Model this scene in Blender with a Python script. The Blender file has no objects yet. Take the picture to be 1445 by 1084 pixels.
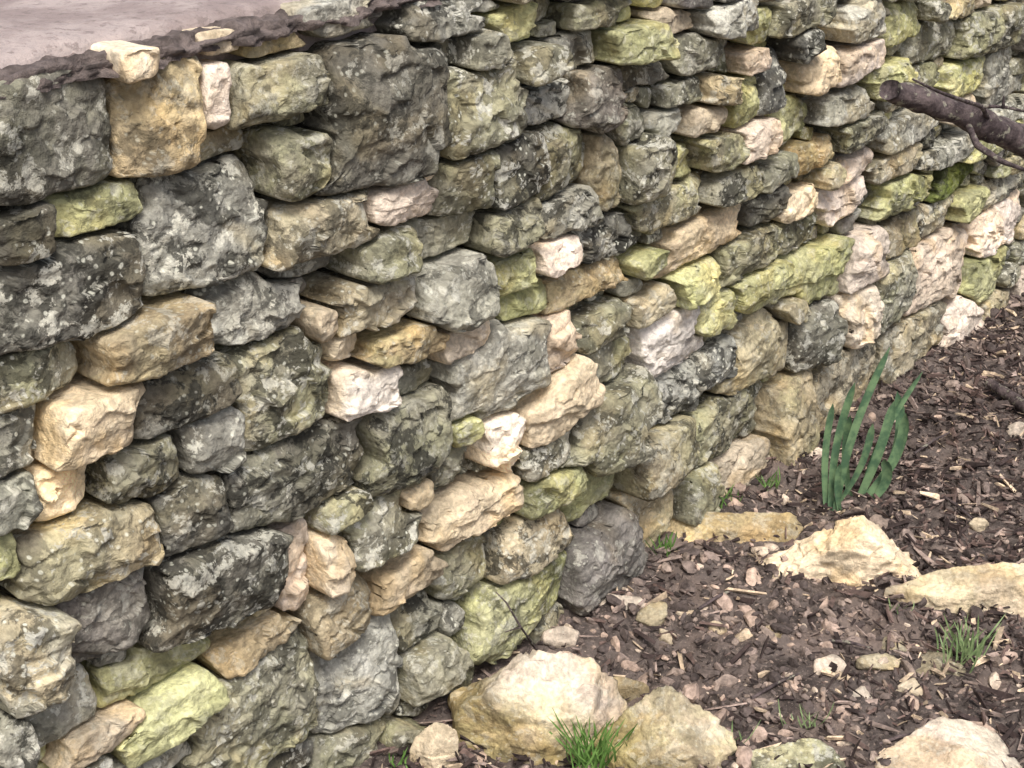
import bpy, math, numpy as np, random, bmesh
from mathutils import Vector
rng=np.random.default_rng(7); random.seed(7)
# ---------------- survey frame : wall face = plane Y=0 running along +X, ground Z=0
F=2090.0; CAM=np.array([0.0,-1.435,1.6]); PITCH=math.atan(976/F); YAW=math.atan(1870/math.hypot(F,976))
fw=np.array([math.cos(YAW)*math.cos(PITCH),math.sin(YAW)*math.cos(PITCH),-math.sin(PITCH)])
rt=np.array([math.sin(YAW),-math.cos(YAW),0.0]); up=np.cross(rt,fw)
def ray(px,py): return rt*(px-722.5)-up*(py-542)+fw*F
def at_y(px,py,Y):
    d=ray(px,py); return CAM+d*((Y-CAM[1])/d[1])
def at_z(px,py,Z=0.0):
    d=ray(px,py); return CAM+d*((Z-CAM[2])/d[2])
# ---------------- noise
def _h(ix,iy,iz):
    M=0xffffffff
    h=(ix*374761393+iy*668265263+iz*1442695041)&M
    h=((h^(h>>13))*1274126177)&M
    h=h^(h>>16)
    return (h&0xffff)/32768.0-1.0
def vn(p):
    i=np.floor(p).astype(np.int64); f=p-i; u=f*f*(3-2*f)
    x,y,z=i[...,0],i[...,1],i[...,2]; ux,uy,uz=u[...,0],u[...,1],u[...,2]
    def L(a,b,t): return a+(b-a)*t
    a=L(L(_h(x,y,z),_h(x+1,y,z),ux),L(_h(x,y+1,z),_h(x+1,y+1,z),ux),uy)
    b=L(L(_h(x,y,z+1),_h(x+1,y,z+1),ux),L(_h(x,y+1,z+1),_h(x+1,y+1,z+1),ux),uy)
    return L(a,b,uz)
def fbm(p,o=3,g=0.5):
    s=0;a=1
    for k in range(o): s=s+a*vn(p*(2.03**k)+k*17.3); a*=g
    return s
def planar(p):
    """piecewise planar relief: each cell carries its own tilted plane (broken-rock facets)"""
    i=np.floor(p).astype(np.int64); best=np.full(p.shape[:-1],9.); val=np.zeros(p.shape[:-1])
    for a in(-1,0,1):
        for b in(-1,0,1):
            for c in(-1,0,1):
                x,y,z=i[...,0]+a,i[...,1]+b,i[...,2]+c
                h1=_h(x,y,z);h2=_h(x+71,y,z);h3=_h(x,y+53,z)
                dx,dy,dz=p[...,0]-(x+.5+.45*h1),p[...,1]-(y+.5+.45*h2),p[...,2]-(z+.5+.45*h3)
                d=dx*dx+dy*dy+dz*dz
                v=.8*(_h(x+11,y,z)*dx+_h(x,y+17,z)*dy+_h(x,y,z+23)*dz)+.35*_h(x+5,y+5,z)
                k=d<best; best=np.where(k,d,best); val=np.where(k,v,val)
    return val
# ---------------- mesh helper
def make(name,V,Fc,mat,attrs=None,smooth=True):
    me=bpy.data.meshes.new(name)
    V=np.asarray(V,dtype=np.float32); Fc=np.asarray(Fc,dtype=np.int32)
    n=Fc.shape[1]
    me.vertices.add(len(V)); me.vertices.foreach_set("co",V.ravel())
    me.loops.add(Fc.size); me.loops.foreach_set("vertex_index",Fc.ravel())
    me.polygons.add(len(Fc)); me.polygons.foreach_set("loop_start",np.arange(0,Fc.size,n,dtype=np.int32))
    me.polygons.foreach_set("loop_total",np.full(len(Fc),n,dtype=np.int32))
    me.polygons.foreach_set("use_smooth",np.full(len(Fc),smooth,dtype=bool))
    for k,a in (attrs or {}).items():
        a=np.asarray(a,dtype=np.float32)
        t=me.attributes.new(k,'FLOAT_VECTOR','POINT'); t.data.foreach_set("vector",a.ravel())
    me.update(calc_edges=True); me.validate()
    me.materials.append(mat)
    o=bpy.data.objects.new(name,me); bpy.context.scene.collection.objects.link(o)
    return o
# ---------------- material helpers
class NT:
    def __init__(s,name):
        s.m=bpy.data.materials.new(name); s.m.use_nodes=True; s.t=s.m.node_tree; s.n=s.t.nodes
        s.b=s.n['Principled BSDF']; s.b.inputs['Roughness'].default_value=0.9
        s.b.inputs['Specular IOR Level'].default_value=0.25
    def lk(s,a,b): s.t.links.new(a,b)
    def val(s,sock,v):
        if isinstance(v,bpy.types.NodeSocket): s.lk(v,sock)
        else: sock.default_value=v
    def attr(s,name):
        a=s.n.new('ShaderNodeAttribute'); a.attribute_name=name; return a
    def noise(s,vec,scale,det=5,rough=.6,dist=0):
        n=s.n.new('ShaderNodeTexNoise'); s.lk(vec,n.inputs['Vector'])
        n.inputs['Scale'].default_value=scale;n.inputs['Detail'].default_value=det
        n.inputs['Roughness'].default_value=rough;n.inputs['Distortion'].default_value=dist
        return n.outputs['Fac']
    def vor(s,vec,scale,feature='F1'):
        n=s.n.new('ShaderNodeTexVoronoi'); s.lk(vec,n.inputs['Vector']); n.inputs['Scale'].default_value=scale
        n.feature=feature
        return n.outputs['Distance']
    def mr(s,v,a,b,c=0,d=1,smooth=True):
        n=s.n.new('ShaderNodeMapRange'); n.interpolation_type='SMOOTHSTEP' if smooth else 'LINEAR'
        s.lk(v,n.inputs['Value'])
        for k,x in zip(['From Min','From Max','To Min','To Max'],[a,b,c,d]): n.inputs[k].default_value=x
        return n.outputs['Result']
    def math(s,op,a,b=0.0):
        n=s.n.new('ShaderNodeMath'); n.operation=op; n.use_clamp=False
        s.val(n.inputs[0],a); s.val(n.inputs[1],b); return n.outputs[0]
    def mix(s,f,a,b,mode='MIX'):
        n=s.n.new('ShaderNodeMix'); n.data_type='RGBA'; n.blend_type=mode; n.clamp_factor=True
        s.val(n.inputs[0],f)
        for k,x in ((6,a),(7,b)):
            if isinstance(x,tuple): n.inputs[k].default_value=(*x,1)
            else: s.lk(x,n.inputs[k])
        return n.outputs[2]
    def grey(s,v):
        n=s.n.new('ShaderNodeCombineXYZ')
        for k in range(3): s.lk(v,n.inputs[k])
        return n.outputs[0]
    def bump(s,h,strength,dist,prev=None):
        n=s.n.new('ShaderNodeBump'); s.lk(h,n.inputs['Height']); n.inputs['Strength'].default_value=strength
        n.inputs['Distance'].default_value=dist
        if prev is not None: s.lk(prev,n.inputs['Normal'])
        return n.outputs['Normal']
    def col(s,c): s.lk(c,s.b.inputs['Base Color'])
    def nrm(s,c): s.lk(c,s.b.inputs['Normal'])

def stone_mat():
    m=NT('weathered_limestone'); tc=m.attr('tc').outputs['Vector']; base=m.attr('base').outputs['Color']
    par=m.n.new('ShaderNodeSeparateXYZ'); m.lk(m.attr('par').outputs['Vector'],par.inputs[0])
    alg,lic,drk=par.outputs
    n1=m.noise(tc,9,4,.62)
    c=m.mix(1.0,base,m.grey(m.mr(n1,.32,.68,.66,1.32)),'MULTIPLY')
    n2=m.noise(tc,6,3,.6,.5)
    c=m.mix(m.math('MULTIPLY',m.mr(n2,.5,.62),.5),c,m.mix(1.0,c,(1.12,.97,.70),'MULTIPLY'))
    # grey weathering skin
    c=m.mix(m.math('MULTIPLY',m.math('MULTIPLY',m.mr(n2,.50,.40),lic),.6),c,(.29,.285,.24))
    # algae film
    na=m.noise(tc,8,4,.68,.4)
    ac=m.mix(m.mr(n1,.38,.60),(.18,.195,.08),(.52,.54,.25))
    c=m.mix(m.math('MULTIPLY',m.math('MULTIPLY',alg,m.mr(na,.40,.57)),.82),c,ac)
    # black crust
    nd=m.noise(tc,19,6,.70,.3)
    c=m.mix(m.math('MULTIPLY',m.math('MULTIPLY',drk,m.mr(nd,.50,.56)),.85),c,(.032,.032,.027))
    # lichen blotches and crumbs
    nl=m.noise(tc,27,6,.72,.2)
    fl=m.math('MULTIPLY',lic,m.mr(nl,.54,.58))
    lc=m.mix(m.mr(na,.42,.58),(.68,.67,.57),(.53,.53,.47))
    c=m.mix(m.math('MULTIPLY',fl,.85),c,lc)
    v=m.math('MULTIPLY',m.mr(m.vor(tc,80),.14,.28,1,0),m.mr(nd,.42,.52))
    c=m.mix(m.math('MULTIPLY',m.math('MULTIPLY',v,lic),.8),c,(.72,.73,.62))
    nf=m.noise(tc,120,3,.65)
    c=m.mix(1.0,c,m.grey(m.mr(nf,.33,.67,.80,1.2)),'MULTIPLY')
    m.col(c)
    b=m.bump(m.noise(tc,34,5,.68),.75,.012)
    b=m.bump(nf,.5,.003,b)
    m.nrm(b); m.b.inputs['Roughness'].default_value=.92
    return m.m
STONE=stone_mat()
TONE={ # albedo, (algae,lichen,dark)
'D':((.155,.147,.122),(.15,.62,.80)),
'G':((.30,.285,.21),(.38,.66,.72)),
'L':((.43,.42,.36),(.15,.90,.78)),
'T':((.73,.61,.44),(.10,.15,.12)),
'P':((.73,.62,.51),(.04,.15,.08)),
'W':((.80,.72,.61),(.02,.05,.03)),
'O':((.57,.45,.27),(.32,.30,.45)),
'Y':((.53,.52,.28),(.92,.40,.36)),
'B':((.46,.395,.27),(.32,.50,.62)),
'M':((.11,.14,.03),(.6,.1,.5)),
'S':((.22,.20,.18),(.08,.40,.5)),
}
# ---------------- wall stones measured : cx,cy,w,h,tone[,tilt]
ST="""90 192 205 190 D;240 168 112 165 O -4;321 140 46 100 P;206 95 55 55 T;338 63 58 36 T;410 66 88 38 O;505 28 128 56 L;405 128 128 84 G;337 213 90 44 B;425 230 94 92 G;545 165 172 200 D;
640 32 130 66 D;690 74 58 56 L;745 30 76 54 Y;680 152 128 130 G;614 232 34 70 T;560 286 132 62 P;660 262 82 84 G;735 242 90 92 D;790 152 86 56 L;830 76 66 56 L;762 92 74 46 G;855 145 74 96 S;815 226 80 96 G;872 245 42 110 B;
155 302 156 58 Y;312 328 185 168 L;465 322 150 88 B;38 340 95 66 D;105 425 222 138 D;635 337 116 54 G;728 320 80 60 G;812 305 84 54 L;868 342 92 54 D;548 362 86 66 G;442 384 128 36 D;525 428 132 74 B;642 416 102 88 L;370 440 150 96 L;
222 480 176 88 O;463 460 46 60 T;495 488 46 50 T;730 388 70 52 Y;752 430 74 48 Y;787 362 74 46 P;845 404 122 46 O;65 536 142 82 G;268 560 156 84 D;408 557 142 146 G;135 602 130 94 T;575 486 122 46 O;662 481 66 46 W;520 550 94 74 W;595 536 68 46 G;
705 520 148 124 L;790 488 48 68 P;788 566 108 76 T 20;862 466 92 58 G;870 520 92 64 G;932 432 66 46 B;925 375 48 38 Y;1005 338 128 58 T;960 488 94 90 W;988 400 70 48 Y;1015 446 70 58 Y;30 640 96 92 L;212 670 132 86 G;315 625 108 88 L;106 695 100 80 T;28 716 90 76 G;
275 730 104 94 D;438 676 230 112 D;578 622 128 112 G;656 608 40 44 Y;652 662 76 56 G;710 630 58 90 W;770 640 90 54 L;785 686 80 50 Y;862 596 138 108 G;935 643 84 76 B;135 785 210 106 B;14 795 56 74 Y;590 705 60 40 T;675 722 144 68 T;765 765 110 76 B;
536 752 128 82 G;430 812 46 140 P;478 792 54 80 T;315 828 192 132 D;150 882 172 122 S;44 925 112 148 L;576 820 92 62 T;662 814 76 68 G;740 852 132 92 Y;850 700 100 62 Y;858 788 98 88 S;935 726 70 92 B;990 694 54 70 G;1052 676 82 80 T;
1114 602 56 128 B;1035 602 124 84 G;960 562 82 72 L;1018 520 58 62 L;1083 496 86 96 B;1150 474 60 80 D;1196 548 98 114 B;1212 446 40 80 W;1075 408 96 54 Y;1160 388 90 76 Y;1064 360 88 54 G;1225 366 58 64 P;1262 410 60 82 G;1326 386 76 88 P;
1285 480 100 70 B;1350 452 50 60 P;1388 390 60 72 Y;1415 322 72 60 P;232 950 164 62 Y;370 918 122 56 O;490 877 86 80 O;370 1015 190 160 G;246 1012 150 62 Y 8;95 1010 125 84 L;140 1050 118 46 T;520 958 122 152 L;604 882 84 66 G;612 944 80 62 G;655 886 34 44 L;
18 1056 60 76 L;230 1084 110 40 L;505 1066 90 66 G;60 1090 90 36 Y;905 62 86 56 Y;858 20 96 40 G;960 32 66 38 T;925 105 80 44 D;992 76 88 56 G;1085 38 40 48 Y;1030 30 66 54 L;1140 22 90 48 G;975 132 60 38 G;1020 128 44 44 B;1057 140 50 66 Y;1102 120 40 88 D;
1072 88 44 34 P;1160 102 48 58 T;1212 86 70 46 P;1220 30 60 54 L;1282 32 60 56 Y;1332 62 66 56 G;1400 44 80 56 G;1415 108 52 76 L;1002 170 52 40 T;950 180 52 44 L;1130 170 60 60 Y;1070 196 72 46 P;920 232 54 90 G;972 238 50 54 Y;1020 214 56 48 G;1155 222 76 42 O;
1200 150 78 46 L;1252 114 68 46 Y;1292 180 88 42 L;1216 188 66 38 G;1104 242 66 38 G;1032 264 78 44 G;955 296 120 56 G;1136 286 64 38 T;1090 292 56 40 D;1200 288 78 56 P;1214 240 50 34 P;1266 236 76 36 B;1342 216 90 34 L;1282 274 76 44 Y;1360 252 60 40 M;1402 196 80 36 Y;
1332 308 60 48 B;1422 270 70 40 L;1142 332 88 50 G;1280 334 70 48 B;1368 290 50 34 Y;1418 160 60 34 L;900 180 50 60 G;890 20 40 30 Y;790 20 50 40 G;700 15 60 20 L;1370 110 60 50 Y;1310 120 60 50 G;1400 440 40 50 B;905 600 40 30 Y;1120 440 40 40 B;700 660 30 30 G;560 20 40 40 S"""
ZT=1.222; YP=-0.03
stones=[]
for line in ST.replace("\n","").split(";"):
    t=line.split()
    if len(t)<5: continue
    cx,cy,w,h=map(float,t[:4]); tilt=float(t[5]) if len(t)>5 else random.uniform(-3,3)
    s=(-434-cy)/(2592-cx)
    a=at_y(cx-w/2,cy-s*w/2,YP); b=at_y(cx+w/2,cy+s*w/2,YP); c=at_y(cx,cy-h/2,YP); d=at_y(cx,cy+h/2,YP); o=at_y(cx,cy,YP)
    stones.append([o[0],o[2],abs(b[0]-a[0])/2,abs(c[2]-d[2])/2,math.radians(tilt),t[4],True])
NP=7; PN=[];PO=[]
prs=np.random.default_rng(21)
def mkpoly():
    a=np.array([0,90,180,270])+prs.uniform(-15,15,4)*np.array([1,.55,1,.55]); o=prs.uniform(.94,1.03,4)
    ca=prs.choice([45,135,225,315],3,replace=False)+prs.uniform(-22,22,3); co=prs.uniform(1.12,1.44,3)
    a=np.radians(np.concatenate([a,ca])); o=np.concatenate([o,co])
    PN.append(np.stack([np.cos(a),np.sin(a)],1)); PO.append(o)
def sync():
    while len(PN)<len(stones): mkpoly()
def SA(): sync(); return np.array([[x for x in q[:5]]+[k] for k,q in enumerate(stones)])
def metric_arr(P,S):
    P=np.atleast_2d(P); dx=P[:,None,0]-S[None,:,0]; dz=P[:,None,1]-S[None,:,1]
    c=np.cos(S[:,4]);s=np.sin(S[:,4]); a=(dx*c+dz*s)/S[:,2]; b=(-dx*s+dz*c)/S[:,3]
    ids=S[:,5].astype(int); N=np.array(PN)[ids]; O=np.array(PO)[ids]
    r=np.zeros_like(a)
    for k in range(NP):
        v=np.maximum(0,(a*N[None,:,k,0]+b*N[None,:,k,1])/O[None,:,k])
        r+=v**20
    return r**(1/20)
tn=['G','G','G','D','L','B','Y','T','P','S','L','B','O','G']
S0=SA()
z=0.0
while z<ZT-.02:
    hh=min(random.uniform(.06,.12),ZT-z)
    x=-1.6+random.uniform(0,.1)
    while x<9:
        w=random.uniform(.09,.24)
        c=(x+w/2,z+hh/2)
        pts=np.array([[c[0]+sx*w*.3,c[1]+sz*hh*.3] for sx in(-1,0,1) for sz in(-1,0,1)])
        if metric_arr(pts,S0).min()>1.12:
            stones.append([c[0],c[1],w/2,hh/2,random.uniform(-.06,.06),random.choice(tn),False])
        x+=w
    z+=hh
for (w,h,th) in ((.045,.024,1.22),(.032,.017,1.14),(.022,.013,1.09)):
    for gx in np.arange(.5,4.6,.022):
        S1=None
        for gz in np.arange(.015,ZT-.01,.018):
            if S1 is None:
                S1=SA(); S1=S1[np.abs(S1[:,0]-gx)<.4]
            p=(gx+random.uniform(-.01,.01),gz+random.uniform(-.008,.008))
            pts=np.array([[p[0]+sx*w*.55,p[1]+sz*h*.55] for sx,sz in((0,0),(-1,0),(1,0),(0,1),(0,-1))])
            mm_=metric_arr(pts,S1).min(1)
            if mm_.min()>th-.06 and mm_[0]>th:
                k=random.uniform(.9,1.3)
                stones.append([p[0],p[1],w*k,h*k,random.uniform(-.3,.3),random.choice(['G','G','B','Y','D','L','D','S']),True])
                S1=None
S=SA()
# ---------------- build the stones
Vs=[];Fs=[];TC=[];BA=[];PA=[];off=0
rad=np.hypot(S[:,2],S[:,3])
for i,q in enumerate(stones):
    cx,cz,hw,hh,th,tone,fine=q
    m=min(hw,hh); M=max(hw,hh)
    fine = fine or (.6<cx<4.4)
    if fine: na=int(np.clip(M*1200,44,160)); nf=int(np.clip(m*700,14,52)); nb=6
    else: na=28;nf=8;nb=3
    ang=np.linspace(0,2*math.pi,na,endpoint=False)
    dd=np.hypot(S[:,0]-cx,S[:,1]-cz); nbI=np.where((dd<rad*1.4+rad[i]*1.4)&(dd>1e-9))[0]
    ca,sa=math.cos(th),math.sin(th)
    rs=np.linspace(.3,1.75,90)
    A=hw*np.cos(ang)[:,None]*rs; B=hh*np.sin(ang)[:,None]*rs
    X=cx+A*ca-B*sa; Z=cz+A*sa+B*ca
    P=np.stack([X.ravel(),Z.ravel()],1)
    p3=np.stack([P[:,0],P[:,1],np.zeros(len(P))],1)
    wv=np.stack([vn(p3*14+3.3)+.3*vn(p3*43),vn(p3*14+91.7)+.3*vn(p3*43+50)],1)*.0042
    Pw=P+wv
    own=metric_arr(Pw,S[i:i+1])[:,0]
    oth=metric_arr(Pw,S[nbI]).min(1) if len(nbI) else np.full(len(P),9.)
    bad=((own>oth)|(own>1.11)|(P[:,1]>ZT+.012*math.sin(i*2.3))).reshape(na,-1)
    fi=np.where(bad.any(1),bad.argmax(1),rs.size-1)
    R=rs[np.maximum(fi-1,0)]+ (rs[1]-rs[0])*.5
    R=.15*np.roll(R,1)+.7*R+.15*np.roll(R,-1)
    gap=random.uniform(.0026,.0062)*min(1,m/.03)
    R=R*(1-gap/m*.8)
    prot=random.uniform(.004,.060)+ (.010 if m>.05 else 0)
    if m<.022: prot=random.uniform(-.025,.006)
    E=min(m*random.uniform(.14,.32),.013)
    s=np.linspace(0,1,nf+1)[1:]; rho=np.sin(s*math.pi/2)
    qexp=random.uniform(8,18)
    drop=E*(1-(1-np.clip(rho,0,1)**qexp)**(1/2.0))
    rr=np.concatenate([rho,np.linspace(1,.91,nb+1)[1:]]); 
    yb=np.concatenate([-(prot)+drop,(-prot+E)+(np.linspace(0,1,nb+1)[1:])**1.3*(.13+prot)])
    RR=rr[:,None]*R[None,:]
    a=hw*np.cos(ang)[None,:]*RR; b=hh*np.sin(ang)[None,:]*RR
    y=np.repeat(yb[:,None],na,1)
    K=random.randint(3,6); sdq=random.uniform(0,90)
    pq=np.stack([a*12+sdq,b*12,np.zeros_like(a)],-1)
    qa=a/hw+.08*fbm(pq,2); qb=b/hh+.08*fbm(pq+33,2)
    hf=np.zeros_like(a)
    ph=random.uniform(0,6.28)
    for k in range(K):
        t=ph+k*6.283/K+random.uniform(-.5,.5); sl_=random.uniform(.7,1.7)
        hf=np.minimum(hf,sl_*random.uniform(.58,.95)-sl_*(qa*math.cos(t)+qb*math.sin(t)))
    for k in range(3):
        t=random.uniform(0,6.28); hf=np.minimum(hf,random.uniform(-.02,.10)-random.uniform(.12,.6)*(qa*math.cos(t)+qb*math.sin(t)))
    t=random.uniform(0,6.28); st=(qa*math.cos(t)+qb*math.sin(t)-random.uniform(.0,.6)); hf=hf-random.choice([0,.14,.26])*np.clip(st*12,0,1)
    tilt=random.uniform(-.36,.36)*qa+random.uniform(-.10,.38)*qb*-1
    mm=min(m,.055)
    y=y-mm*(hf*.58+tilt*.6)
    back=np.concatenate([np.zeros(nf),np.linspace(0,1,nb+1)[1:]])[:,None]
    y=y*(1-back)+back*np.maximum(y,.10)
    X=cx+a*ca-b*sa; Z=cz+a*sa+b*ca
    V=np.stack([X.ravel(),y.ravel(),Z.ravel()],1)
    c0=np.array([[cx,float(y[0].mean()),cz]])
    V=np.concatenate([c0,V],0)
    sd=np.array([random.uniform(-50,50) for _ in range(3)])
    pn=V+sd
    dsp=np.stack([vn(pn*28+5),vn(pn*28+40),vn(pn*28+80)],1)*.0018
    if fine:
        ws=np.array([1,1,1.5])*random.uniform(15,26)
        wp=pn*ws+.22*np.stack([vn(pn*45),vn(pn*45+9),vn(pn*45+19)],1)
        dsp[:,1]-=planar(wp)*random.uniform(.006,.013)*min(1,m/.035)+(.5-np.abs(vn(pn*58)))*.0034
    dsp+=np.stack([vn(pn*95+5),vn(pn*95+40),vn(pn*95+80)],1)*.0013+np.stack([vn(pn*190+5),vn(pn*190+40),vn(pn*190+80)],1)*.0007
    if m<.022: dsp*=.6
    V=V+dsp
    n=len(V); nr=nf+nb
    idx=1+np.arange(nr*na).reshape(nr,na)
    q0=idx[:-1];q1=idx[1:]
    quads=np.stack([q0,q1,np.roll(q1,-1,1),np.roll(q0,-1,1)],-1).reshape(-1,4)
    tr=np.stack([np.zeros(na,int),idx[0],np.roll(idx[0],-1)],-1)
    Vs.append(V);Fs.append(quads+off)
    q.append((tr+off))
    TC.append(pn)
    bc,pa=TONE[tone]; j=rng.normal(0,1,4)
    bc=np.array(bc)*(1+(.04 if tone=='W' else .13)*j[0])*np.array([1+.02*j[1],1,1-.04*j[1]])
    pa=np.clip(np.array(pa)*(1+.3*j[1:4]),0,1)
    if cx>2.6: pa[0]=min(1,pa[0]*1.3)
    BA.append(np.repeat(bc[None],n,0)); 
    pv=np.repeat(pa[None],n,0); g=np.clip(.6+.6*vn((V+sd)*9),.1,1.3); pv[:,0]*=g; PA.append(np.clip(pv,0,1))
    off+=n
V=np.concatenate(Vs);Fq=np.concatenate(Fs);Ft=np.concatenate([q[7] for q in stones])
me=bpy.data.meshes.new('dry_stone_wall')
me.vertices.add(len(V)); me.vertices.foreach_set("co",V.astype(np.float32).ravel())
li=np.concatenate([Fq.ravel(),Ft.ravel()]).astype(np.int32)
me.loops.add(len(li)); me.loops.foreach_set("vertex_index",li)
np_=len(Fq)+len(Ft); me.polygons.add(np_)
ls=np.concatenate([np.arange(len(Fq))*4,len(Fq)*4+np.arange(len(Ft))*3]).astype(np.int32)
me.polygons.foreach_set("loop_start",ls)
me.polygons.foreach_set("loop_total",np.concatenate([np.full(len(Fq),4),np.full(len(Ft),3)]).astype(np.int32))
me.polygons.foreach_set("use_smooth",np.ones(np_,bool))
for k,a in (('tc',TC),('base',BA),('par',PA)):
    t=me.attributes.new(k,'FLOAT_VECTOR','POINT'); t.data.foreach_set("vector",np.concatenate(a).astype(np.float32).ravel())
me.update(calc_edges=True); me.materials.append(STONE)
wall=bpy.data.objects.new('dry_stone_wall',me); bpy.context.scene.collection.objects.link(wall)
def simple(name,col,rough=.95,scale=30,var=.5,bd=.01):
    m=NT(name); g=m.n.new('ShaderNodeNewGeometry').outputs['Position']
    c=m.mix(m.mr(m.noise(g,scale,5,.65),.3,.7),tuple(x*(1-var) for x in col),tuple(x*(1+var) for x in col))
    m.col(c); m.nrm(m.bump(m.noise(g,scale*2.5,5,.7),.8,bd)); m.b.inputs['Roughness'].default_value=rough
    return m.m
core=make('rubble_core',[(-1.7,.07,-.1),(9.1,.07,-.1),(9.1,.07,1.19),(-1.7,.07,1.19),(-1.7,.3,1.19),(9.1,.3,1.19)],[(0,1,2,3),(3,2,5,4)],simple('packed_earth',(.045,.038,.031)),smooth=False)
core.parent=wall
# ---------------- ground
def gh(x,y):
    p=np.stack([x,y,np.zeros_like(x)],-1)
    h=.016*fbm(p*4,2)+.011*fbm(p*17+9,3)+.006*np.abs(fbm(p*48+3,3))
    near=np.clip((y+.22)/.22,0,1); h=h+.018*near**2
    far=np.clip((np.hypot(x-3,y+.5)-6)/10,0,1)
    return h*(1-far)
xs=np.concatenate([[-300,-100,-40,-15,-6,-3,-1.5],np.arange(-.8,1.05,.05),np.arange(1.1,4.8,.0062),np.arange(4.85,9,.06),[10,13,20,40,100,300]])
ys=np.concatenate([[-300,-100,-40,-15,-6,-4],np.arange(-3,-1.3,.06),np.arange(-1.28,.06,.0062),[.2,1,5,20,100,300]])
XX,YY=np.meshgrid(xs,ys,indexing='ij'); ZZ=gh(XX,YY)
V=np.stack([XX,YY,ZZ],-1).reshape(-1,3); nx,ny=len(xs),len(ys)
I=np.arange(nx*ny).reshape(nx,ny)
Fc=np.stack([I[:-1,:-1],I[1:,:-1],I[1:,1:],I[:-1,1:]],-1).reshape(-1,4)
m=NT('garden_soil'); g=m.n.new('ShaderNodeNewGeometry').outputs['Position']
c=m.mix(m.mr(m.noise(g,14,6,.7),.35,.65),(.06,.048,.044),(.20,.165,.15))
c=m.mix(m.math('MULTIPLY',m.mr(m.noise(g,5,4,.5),.5,.62),.5),c,(.31,.24,.205))
c=m.mix(m.mr(m.noise(g,160,4,.7),.56,.66,0,.6),c,(.40,.32,.27))
m.col(c); m.nrm(m.bump(m.noise(g,70,7,.75),1.0,.010))
make('ground',V,Fc,m.m)
# ---------------- scattered fragments
def attrmat(name,bs=60,bd=.004,rough=.85):
    m=NT(name); tc=m.attr('tc').outputs['Vector']; base=m.attr('base').outputs['Color']
    c=m.mix(1.0,base,m.grey(m.mr(m.noise(tc,bs,4,.7),.3,.7,.6,1.4)),'MULTIPLY')
    m.col(c); m.nrm(m.bump(m.noise(tc,bs*2.5,3,.7),.7,bd)); m.b.inputs['Roughness'].default_value=rough
    return m.m
def soilness(x,y):  # bare pinkish soil patch beside the boulders, mulch elsewhere
    c=at_z(1020,920); d=np.hypot((x-c[0])/.50,(y-c[1])/.30)
    return np.clip(1.35-d,0,1)
def rotm(n,flat=.35):
    yaw=rng.uniform(0,6.283,n); pit=rng.normal(0,flat,n); rol=rng.uniform(0,6.28,n)
    cy,sy=np.cos(yaw),np.sin(yaw);cp,sp=np.cos(pit),np.sin(pit);cr,sr=np.cos(rol),np.sin(rol)
    R=np.zeros((n,3,3))
    R[:,0,0]=cy*cp;R[:,0,1]=cy*sp*sr-sy*cr;R[:,0,2]=cy*sp*cr+sy*sr
    R[:,1,0]=sy*cp;R[:,1,1]=sy*sp*sr+cy*cr;R[:,1,2]=sy*sp*cr-cy*sr
    R[:,2,0]=-sp;R[:,2,1]=cp*sr;R[:,2,2]=cp*cr
    return R
def scatter_xy(n,dens):
    out=[]
    while sum(map(len,out))<n:
        x=rng.uniform(1.15,5.2,n*2); y=rng.uniform(-1.25,-.03,n*2)
        k=rng.uniform(0,1,n*2)<dens(x,y); out.append(np.stack([x[k],y[k]],1))
    return np.concatenate(out)[:n]
n=25000; P=scatter_xy(n,lambda x,y:np.clip(1-.9*soilness(x,y),.12,1)*np.clip(.4+(-y)*3,.4,1))
L=np.clip(rng.lognormal(math.log(.0085),.6,n),.0025,.034); W=np.minimum(L*rng.uniform(.10,.5,n),.0065); T=W*rng.uniform(.15,.5,n)
cube=np.array([[-1,-1,-1],[1,-.6,-1],[1,.5,-1],[-1,1,-1],[-1,-.8,1],[1,-.5,1],[1,.4,1],[-1,.8,1]],float)
loc=cube[None]*np.stack([L,W,T],1)[:,None,:]*(1+rng.uniform(-.45,.25,(n,8,3)))
V=np.einsum('nij,nkj->nki',rotm(n,.36),loc); 
zz=gh(P[:,0],P[:,1])+rng.uniform(.0,.015,n)
V=V+np.stack([P[:,0],P[:,1],zz],1)[:,None]
fcs=np.array([[0,3,2,1],[4,5,6,7],[0,1,5,4],[1,2,6,5],[2,3,7,6],[3,0,4,7]])
Fc=(fcs[None]+8*np.arange(n)[:,None,None]).reshape(-1,4)
t=rng.uniform(0,1,n)
pal=np.where((t<.50)[:,None],np.array([[.047,.034,.032]]),np.where((t<.74)[:,None],np.array([[.14,.098,.086]]),np.where((t<.91)[:,None],np.array([[.30,.235,.205]]),np.array([[.58,.46,.33]]))))
pal=pal*rng.uniform(.6,1.4,(n,1))
make('bark_mulch',V.reshape(-1,3),Fc,attrmat('bark_chip'),{'base':np.repeat(pal,8,0),'tc':V.reshape(-1,3)+np.repeat(rng.uniform(-9,9,(n,3)),8,0)},smooth=False)
def ico(sub):
    bm=bmesh.new(); bmesh.ops.create_icosphere(bm,subdivisions=sub,radius=1); bm.verts.ensure_lookup_table()
    v=np.array([x.co[:] for x in bm.verts]); f=np.array([[a.index for a in p.verts] for p in bm.faces]); bm.free(); return v,f
i2v,i2f=ico(2)
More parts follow.
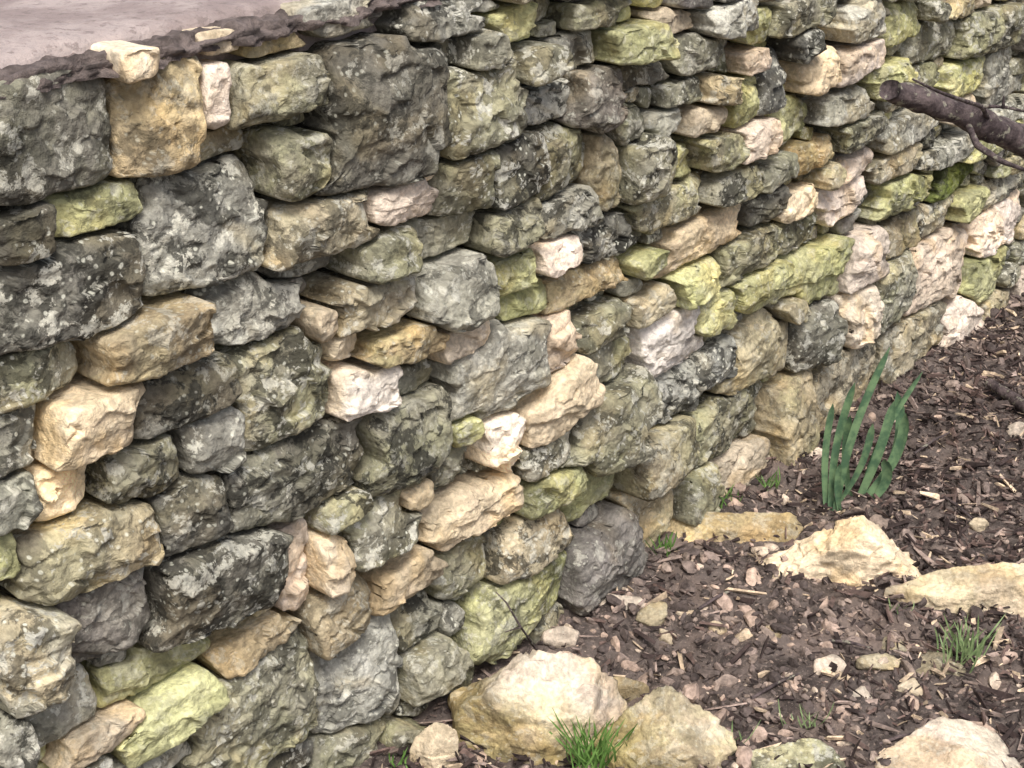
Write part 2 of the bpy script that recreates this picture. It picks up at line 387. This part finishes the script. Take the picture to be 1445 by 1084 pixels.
def crumbs(name,n,smed,sig,smax,pal,prob,dens,mat,sink=.3,flat=.6):
    P=scatter_xy(n,dens); s=np.clip(rng.lognormal(math.log(smed),sig,n),.0015,smax)
    k=len(i2v); dirs=rng.normal(0,1,(n,6,3)); dirs/=np.linalg.norm(dirs,axis=2,keepdims=True)
    d=np.einsum('kj,nmj->nkm',i2v,dirs); o=rng.uniform(.35,.75,(n,1,6))
    r=np.minimum(1,np.where(d>.05,o/np.maximum(d,.05),9).min(2))
    loc=i2v[None]*r[:,:,None]*(s[:,None]*np.stack([np.ones(n)*1.15,rng.uniform(.5,.95,n),rng.uniform(.35,.8,n)*flat/.6],1))[:,None,:]
    V=np.einsum('nij,nkj->nki',rotm(n,.25),loc)
    V=V+np.stack([P[:,0],P[:,1],gh(P[:,0],P[:,1])+s*(.35-sink)],1)[:,None]
    c=np.array(pal)[rng.choice(len(pal),n,p=prob)]*rng.uniform(.7,1.3,(n,1))
    make(name,V.reshape(-1,3),(i2f[None]+k*np.arange(n)[:,None,None]).reshape(-1,3),mat,{'base':np.repeat(c,k,0),'tc':V.reshape(-1,3)+np.repeat(rng.uniform(-9,9,(n,3)),k,0)},smooth=False)
crumbs('soil_crumbs',14000,.0052,.6,.024,[(.09,.072,.067),(.17,.135,.12),(.29,.23,.195)],[.45,.35,.20],lambda x,y:.45+.5*soilness(x,y),attrmat('soil_crumb'),sink=.15)
crumbs('limestone_gravel',1500,.0075,.65,.030,[(.46,.35,.28),(.38,.29,.24),(.26,.205,.18),(.60,.50,.40)],[.3,.3,.22,.18],lambda x,y:np.clip(.20+soilness(x,y),0,1),attrmat('gravel_stone'),sink=.26)
# ---------------- loose rocks on the ground
i6v,i6f=ico(6); i4v,i4f=ico(4)
def rock(name,px,py,w,h,tone,seed,planes=None,depth=.7,lift=.0,yaw=0,alb=1.0,sub=6,par=None,c2=None):
    r=np.random.default_rng(seed); g=at_z(px,py); dist=float((g-CAM)@fw); s=dist/F
    hw=w*s/2; H=h*s; iv,if_=(i6v,i6f) if sub==6 else (i4v,i4f)
    planes=list(planes or []); np0=len(planes)
    for k in range(10 if not np0 else 4):
        d=r.normal(0,1,3); d/=np.linalg.norm(d); planes.append((*d,r.uniform(.5,.85) if not np0 else r.uniform(.74,.95)))
    if sub!=6: planes.append((0,-.35,.93,.62))
    N=np.array([p[:3] for p in planes],float); N/=np.linalg.norm(N,axis=1,keepdims=True); O=np.array([p[3] for p in planes])
    sd=r.uniform(-30,30,3)
    iw=iv+.02*np.stack([fbm(iv*2.6+sd+k*9,3) for k in range(3)],1)
    d=iw@N.T; rr=np.where(d>.04,O/np.maximum(d,.04),50)
    R=np.minimum(rr.min(1),1.25)
    L=iv*R[:,None]*np.array([hw,hw*depth,H])
    pn=L+sd
    am=min(hw,H)
    wp=pn*np.array([16,16,30.])+.25*np.stack([vn(pn*40),vn(pn*40+9),vn(pn*40+19)],1)
    L=L+iv*(planar(wp)*.06*am+fbm(pn*12,2)*.02*am+(.5-np.abs(vn(pn*45)))*.045*am+fbm(pn*110,2)*.0011)[:,None]
    fr=np.array([fw[0],fw[1],0]);fr/=np.linalg.norm(fr)
    cyw,syw=math.cos(yaw),math.sin(yaw)
    ex=rt*cyw+fr*syw; ey=-rt*syw+fr*cyw
    c=g+fr*hw*depth*.55+np.array([0,0,lift])
    V=c+L[:,0:1]*ex+L[:,1:2]*ey+L[:,2:3]*np.array([0,0,1.])
    bc,pa=TONE[tone]; pa=par or pa; k=len(V)
    base=np.repeat(np.array([bc])*alb,k,0)
    if c2 is not None:   # older, iron-stained rind on the lower and left part of the block
        f=np.clip(.5+2.2*(-L[:,0]/hw*.5-L[:,2]/H+.36)+.5*fbm(pn*14,3),0,1)[:,None]; base=base*(1-f)+np.array([c2])*f
    return make(name,V,if_,STONE,{'base':base,'par':np.repeat(np.array([pa]),k,0),'tc':pn})
rock('limestone_boulder',756,1070,262,138,'P',3,depth=.55,alb=.88,par=(.28,.30,.30),c2=(.40,.31,.16),planes=[(.16,-.30,.94,.62),(-.55,-.80,.15,.62),(.50,-.84,.22,.62),(.85,-.2,.50,.80),(-1,-.1,.12,.88),(0,1,.1,.8),(-.5,.1,.85,.80),(-.1,-.9,.4,.66)])
rock('limestone_boulder',950,1100,196,122,'T',5,depth=.6,par=(.35,.30,.30),c2=(.38,.31,.17),planes=[(-.42,-.30,.86,.56),(.42,-.25,.86,.58),(.8,-.5,.2,.8),(-.8,-.5,.2,.8),(0,-1,.20,.62)],alb=.84)
rock('limestone_boulder',1195,824,336,164,'T',8,depth=.36,alb=1.04,par=(0,.05,.0),planes=[(-.56,-.06,.83,.36),(.66,-.03,.75,.44),(-.16,-.98,.12,.50),(.46,-.88,.12,.58),(-.7,-.7,.05,.80),(0,1,.4,.4)])
rock('limestone_boulder',1035,770,170,42,'O',11,depth=.5,planes=[(0,-.25,.95,.66),(0,-1,.2,.55),(-.6,-.4,.6,.8),(.5,-.6,.6,.8)],par=(.2,.3,.3))
rock('limestone_boulder',1412,860,250,70,'T',13,depth=.42,alb=.9,par=(.25,.15,.1),planes=[(-.30,-.15,.94,.48),(.3,-.2,.9,.66),(0,-1,.25,.50),(-.7,-.6,.2,.8),(0,1,.2,.6)])
rock('limestone_boulder',1350,1108,205,56,'P',17,depth=.6,alb=.88,planes=[(-.3,-.2,.9,.6),(.5,-.1,.8,.62),(0,-1,.2,.7)],par=(.1,.3,.2))
rock('limestone_boulder',1112,1106,140,44,'G',19,depth=.6,alb=1.3,planes=[(-.2,-.2,.95,.62),(.3,-.9,.2,.6),(-.8,-.3,.4,.8)])
rock('limestone_boulder',617,1082,66,58,'T',23,depth=.6,par=(.1,.1,.1),planes=[(-.3,-.3,.9,.62),(.4,-.8,.3,.6),(-.6,-.7,.2,.7)])
for k,(px,py,w,h,t) in enumerate([(1217,1000,56,22,'P'),(925,880,62,20,'B'),(868,866,70,24,'P'),(1165,952,54,20,'P'),(1330,955,110,18,'B'),(1238,945,60,18,'B'),(972,878,34,16,'P'),(1385,745,40,16,'T'),(880,980,60,28,'B'),(800,912,60,26,'P'),(1100,905,44,18,'B'),(1285,980,44,16,'T'),(940,905,40,14,'T'),(1050,905,30,14,'P'),(1436,618,34,26,'P'),(1190,965,38,16,'P'),(1010,890,30,14,'T'),(1262,915,46,14,'B')]):
    rock('loose_stone',px,py,w,h,t,40+k,depth=.7,alb=.78,sub=4,par=(.05,.2,.2))
# ---------------- paved terrace behind the wall
m=NT('paving_surface'); g=m.n.new('ShaderNodeNewGeometry').outputs['Position']
c=m.mix(m.mr(m.noise(g,9,6,.65),.38,.62),(.32,.262,.25),(.47,.40,.38)); c=m.mix(m.mr(m.noise(g,60,5,.7),.52,.64,0,.7),c,(.22,.18,.17))
m.col(c); m.nrm(m.bump(m.noise(g,45,6,.7),.9,.010))
xs=np.concatenate([np.arange(-1.7,5,.01),[6,9,30,300]]); rows=[(.038,1.165),(.036,1.205),(.04,1.226),(.05,1.233),(.07,1.236),(.12,1.238),(.3,1.238),(1,1.238),(5,1.238),(40,1.238),(300,1.238)]
V=np.array([[(x,y+(.012*float(vn(np.array([x*9,1.,3.])))+.005*float(vn(np.array([x*41,1.,3.]))) if y<.2 else 0),z+(.003*float(vn(np.array([x*14,y*14,3.]))) if y<.5 else 0)) for (y,z) in rows] for x in xs])
nx,ny=len(xs),len(rows);I=np.arange(nx*ny).reshape(nx,ny)
make('paved_terrace',V.reshape(-1,3),np.stack([I[:-1,:-1],I[1:,:-1],I[1:,1:],I[:-1,1:]],-1).reshape(-1,4),m.m)
xs=np.arange(-1.6,5,.005); na=18; a=np.linspace(-.3,math.pi+.3,na)
XX=np.repeat(xs[:,None],na,1); p=np.stack([XX*34,np.repeat(a[None]*2.4,len(xs),0),np.zeros_like(XX)],-1)
rr=.017+.007*fbm(p,4,.6); YYm=.024-np.cos(a)[None]*rr*1.9; ZZm=1.206+np.sin(a)[None]*rr
V=np.stack([XX,YYm,ZZm],-1).reshape(-1,3); I=np.arange(len(xs)*na).reshape(len(xs),na)
make('mortar_bedding',V,np.stack([I[:-1,:-1],I[1:,:-1],I[1:,1:],I[:-1,1:]],-1).reshape(-1,4),simple('old_mortar',(.17,.14,.13),scale=40,bd=.014))
# ---------------- plants
def leafmat(name,c1,c2):
    m=NT(name); g=m.n.new('ShaderNodeNewGeometry').outputs['Position']
    m.col(m.mix(m.mr(m.noise(g,40,4),.35,.65),c1,c2)); m.b.inputs['Roughness'].default_value=.5
    m.b.inputs['Specular IOR Level'].default_value=.4; return m.m
def blades(name,specs,mat,nseg=9):
    V=[];Fc=[]
    for (b,t,w,bow,tw) in specs:
        b=np.array(b);t=np.array(t); o=len(V); tw2=random.uniform(-.6,.6)
        for k in range(nseg+1):
            s=k/nseg; c=b+(t-b)*s+np.array(bow)*math.sin(s*math.pi)*1.0
            an=tw+tw2*s
            side=np.array([math.cos(an),math.sin(an),0]); nrm=np.array([-math.sin(an),math.cos(an),0])
            ww=w*(.7+.3*math.sin(min(1,s*1.6)*1.57))*(1-max(0,(s-.86)/.14)**2)+.0003
            V+= [c-side*ww,c+nrm*ww*.4,c+side*ww]
        for k in range(nseg):
            for j in range(2): Fc.append((o+3*k+j,o+3*k+j+1,o+3*k+4+j,o+3*k+3+j))
    return make(name,V,Fc,mat)
frh=np.array([fw[0],fw[1],0]);frh/=np.linalg.norm(frh); UZ=np.array([0,0,1.])
def px_leaf(bx,by,tx,ty,away,w,bx2=0):
    b=at_z(bx,by,.0); s=float((b-CAM)@fw)/F
    t=b+rt*(tx-bx)*s+UZ*(by-ty)*s/math.cos(PITCH)*1.0+frh*away
    return (b,t,w,rt*bx2*s+frh*random.uniform(-.01,.01),math.atan2(rt[1],rt[0])+random.uniform(-.4,.4))
dm=leafmat('daffodil_leaf',(.075,.15,.085),(.18,.29,.15))
sp=[px_leaf(1166,722,1160,568,0,.0076,-5),px_leaf(1172,724,1190,545,.02,.0080,-8),px_leaf(1178,726,1228,492,0,.0086,-12),px_leaf(1174,722,1214,590,-.02,.0076,10),
px_leaf(1202,712,1190,590,.02,.008,-8),px_leaf(1207,714,1244,565,0,.0100,4),px_leaf(1211,714,1262,582,.0,.0110,16),px_leaf(1217,714,1252,560,.03,.0100,24),px_leaf(1220,716,1236,640,-.02,.0105,16),px_leaf(1212,712,1282,530,.02,.0076,-12),px_leaf(1186,726,1176,650,-.01,.006,-4)]
blades('daffodil_plant',sp,dm,14)
def tuft(px,py,n,hp,spread,w,mat):
    sp=[]
    for k in range(n):
        bx=px+random.gauss(0,spread*.4); by=py+random.gauss(0,spread*.18)
        l=hp*random.uniform(.45,1.1); sp.append(px_leaf(bx,by,bx+random.gauss(0,l*.45),by-l,random.gauss(0,.012),w*random.uniform(.6,1.2),random.gauss(0,3)))
    blades('grass_tuft',sp,mat,5)
gm=leafmat('grass_blade',(.07,.16,.03),(.17,.31,.08)); gm2=leafmat('pale_grass',(.14,.22,.09),(.30,.40,.19))
tuft(838,1082,80,68,46,.0013,gm);tuft(1358,935,45,60,34,.0016,gm2);tuft(1025,722,22,34,26,.0012,gm);tuft(935,785,22,36,22,.0014,gm);tuft(1085,692,14,30,14,.0013,gm);tuft(1140,1035,14,50,30,.001,gm2);tuft(1030,1060,10,40,16,.001,gm2);tuft(1260,870,8,28,14,.001,gm2)
tuft(560,1084,10,22,20,.0012,gm)
# ---------------- branches
m=NT('bark'); g=m.n.new('ShaderNodeNewGeometry').outputs['Position']
c=m.mix(m.mr(m.noise(g,35,6,.7),.35,.65),(.045,.034,.036),(.17,.135,.135)); c=m.mix(m.mr(m.noise(g,60,5,.6),.56,.64,0,.8),c,(.34,.33,.26))
m.col(c); m.nrm(m.bump(m.noise(g,90,6,.7),1.0,.008)); BARK=m.m
def tubes(name,paths,mat,ns=16):
    V=[];Fc=[]
    for pts,rads in paths:
        pts=np.array(pts,float); n=len(pts); t=np.linspace(0,n-1,(n-1)*16+1)
        P=np.stack([np.interp(t,np.arange(n),pts[:,k]) for k in range(3)],1); Rr=np.interp(t,np.arange(n),rads)
        for _ in range(4): P[1:-1]=.25*P[:-2]+.5*P[1:-1]+.25*P[2:]
        P[1:-1]+=np.stack([vn(P[1:-1]*9+k*7) for k in range(3)],1)*rads[0]*.35
        o=len(V)
        for k in range(len(P)):
            d=P[min(k+1,len(P)-1)]-P[max(k-1,0)]; d/=np.linalg.norm(d); a=np.cross(d,[0,0,1.]); a/=np.linalg.norm(a)+1e-9; b=np.cross(d,a)
            for j in range(ns):
                th=2*math.pi*j/ns; q=P[k]+(a*math.cos(th)+b*math.sin(th))*Rr[k]
                q=P[k]+(q-P[k])*(1+.2*float(vn(q*30))+.1*float(vn(q*80))); V.append(q)
        for k in range(len(P)-1):
            for j in range(ns): Fc.append((o+k*ns+j,o+k*ns+(j+1)%ns,o+(k+1)*ns+(j+1)%ns,o+(k+1)*ns+j))
        for e in (0,len(P)-1):
            for j in range(0,ns//2-1): Fc.append((o+e*ns+j,o+e*ns+j+1,o+e*ns+ns-2-j,o+e*ns+ns-1-j))
    return make(name,V,[f for f in Fc],mat)
e0=at_y(1256,127,-.30);e1=at_y(1340,158,-.36);e2=at_y(1445,200,-.44); dv=(e2-e1)
e3=e2+dv*1.3+np.array([0,-.1,-.12]); e4=e3+dv*1.2+np.array([0,-.2,-.5]); e4[2]=-.03
tw=[([e0,e1,e2,e3,e4],[.022,.024,.028,.034,.04]),
([at_y(1400,183,-.40),at_y(1385,150,-.42),at_y(1330,132,-.44),at_y(1288,112,-.44)],[.005,.004,.003,.0018]),
([at_y(1385,150,-.42),at_y(1420,152,-.44),at_y(1450,158,-.46)],[.004,.003,.002]),
([at_y(1415,152,-.44),at_y(1416,135,-.44)],[.004,.001]),
([at_y(1362,170,-.38),at_y(1378,205,-.44),at_y(1412,228,-.48),at_y(1450,240,-.5)],[.006,.006,.005,.004])]
tubes('fallen_branch',tw,BARK)
a=at_z(1396,540,.03);b=at_z(1450,578,.025); tubes('fallen_branch',[([a,b,b+(b-a)*2],[.012,.016,.018])],BARK,12)
a=at_z(762,925,.0); tubes('dry_twig',[([a,at_y(735,885,-.13),at_y(715,850,-.09),at_y(700,835,-.075)],[.0022,.002,.0017,.001]),([at_y(735,885,-.13),at_y(712,892,-.12)],[.0015,.0008])],BARK,8)
sp=[]
for (x0,y0,x1,y1) in ((1060,985,1130,950),(1330,700,1375,735),(1170,905,1230,915),(985,860,1040,830),(1290,640,1340,610),(1240,1050,1300,1035)):
    sp.append(([at_z(x0,y0,.012),at_z((x0+x1)/2,(y0+y1)/2-3,.02),at_z(x1,y1,.012)],[.003,.0035,.002]))
tubes('fallen_twigs',sp,BARK,8)
# ---------------- camera, light, sky
cd=bpy.data.cameras.new('camera'); co=bpy.data.objects.new('camera',cd); bpy.context.scene.collection.objects.link(co)
co.location=CAM; co.rotation_euler=Vector(fw).to_track_quat('-Z','Y').to_euler(); cd.sensor_width=36; cd.lens=F/1445*36; cd.clip_start=.02; cd.clip_end=2000
bpy.context.scene.camera=co
EL=math.radians(60)
sdir=np.array([-.45,-.55,0]); sdir/=np.linalg.norm(sdir); sv=np.array([sdir[0]*math.cos(EL),sdir[1]*math.cos(EL),math.sin(EL)])
sl=bpy.data.lights.new('sun','SUN'); sl.energy=2.8; sl.angle=math.radians(22); sl.color=(1,.975,.93)
so=bpy.data.objects.new('sun',sl); bpy.context.scene.collection.objects.link(so); so.rotation_euler=Vector(sv).to_track_quat('Z','Y').to_euler()
w=bpy.data.worlds.new("World"); bpy.context.scene.world=w; w.use_nodes=True; nt=w.node_tree
sk=nt.nodes.new('ShaderNodeTexSky'); sk.sky_type='NISHITA'; sk.sun_disc=False; sk.sun_elevation=EL; sk.sun_rotation=math.atan2(sv[0],sv[1]); sk.dust_density=6; sk.air_density=1.0; sk.ozone_density=.3
nt.links.new(sk.outputs[0],nt.nodes['Background'].inputs[0]); nt.nodes['Background'].inputs[1].default_value=.14
vs=bpy.context.scene.view_settings; vs.view_transform='Standard'; vs.look='None'; vs.exposure=0
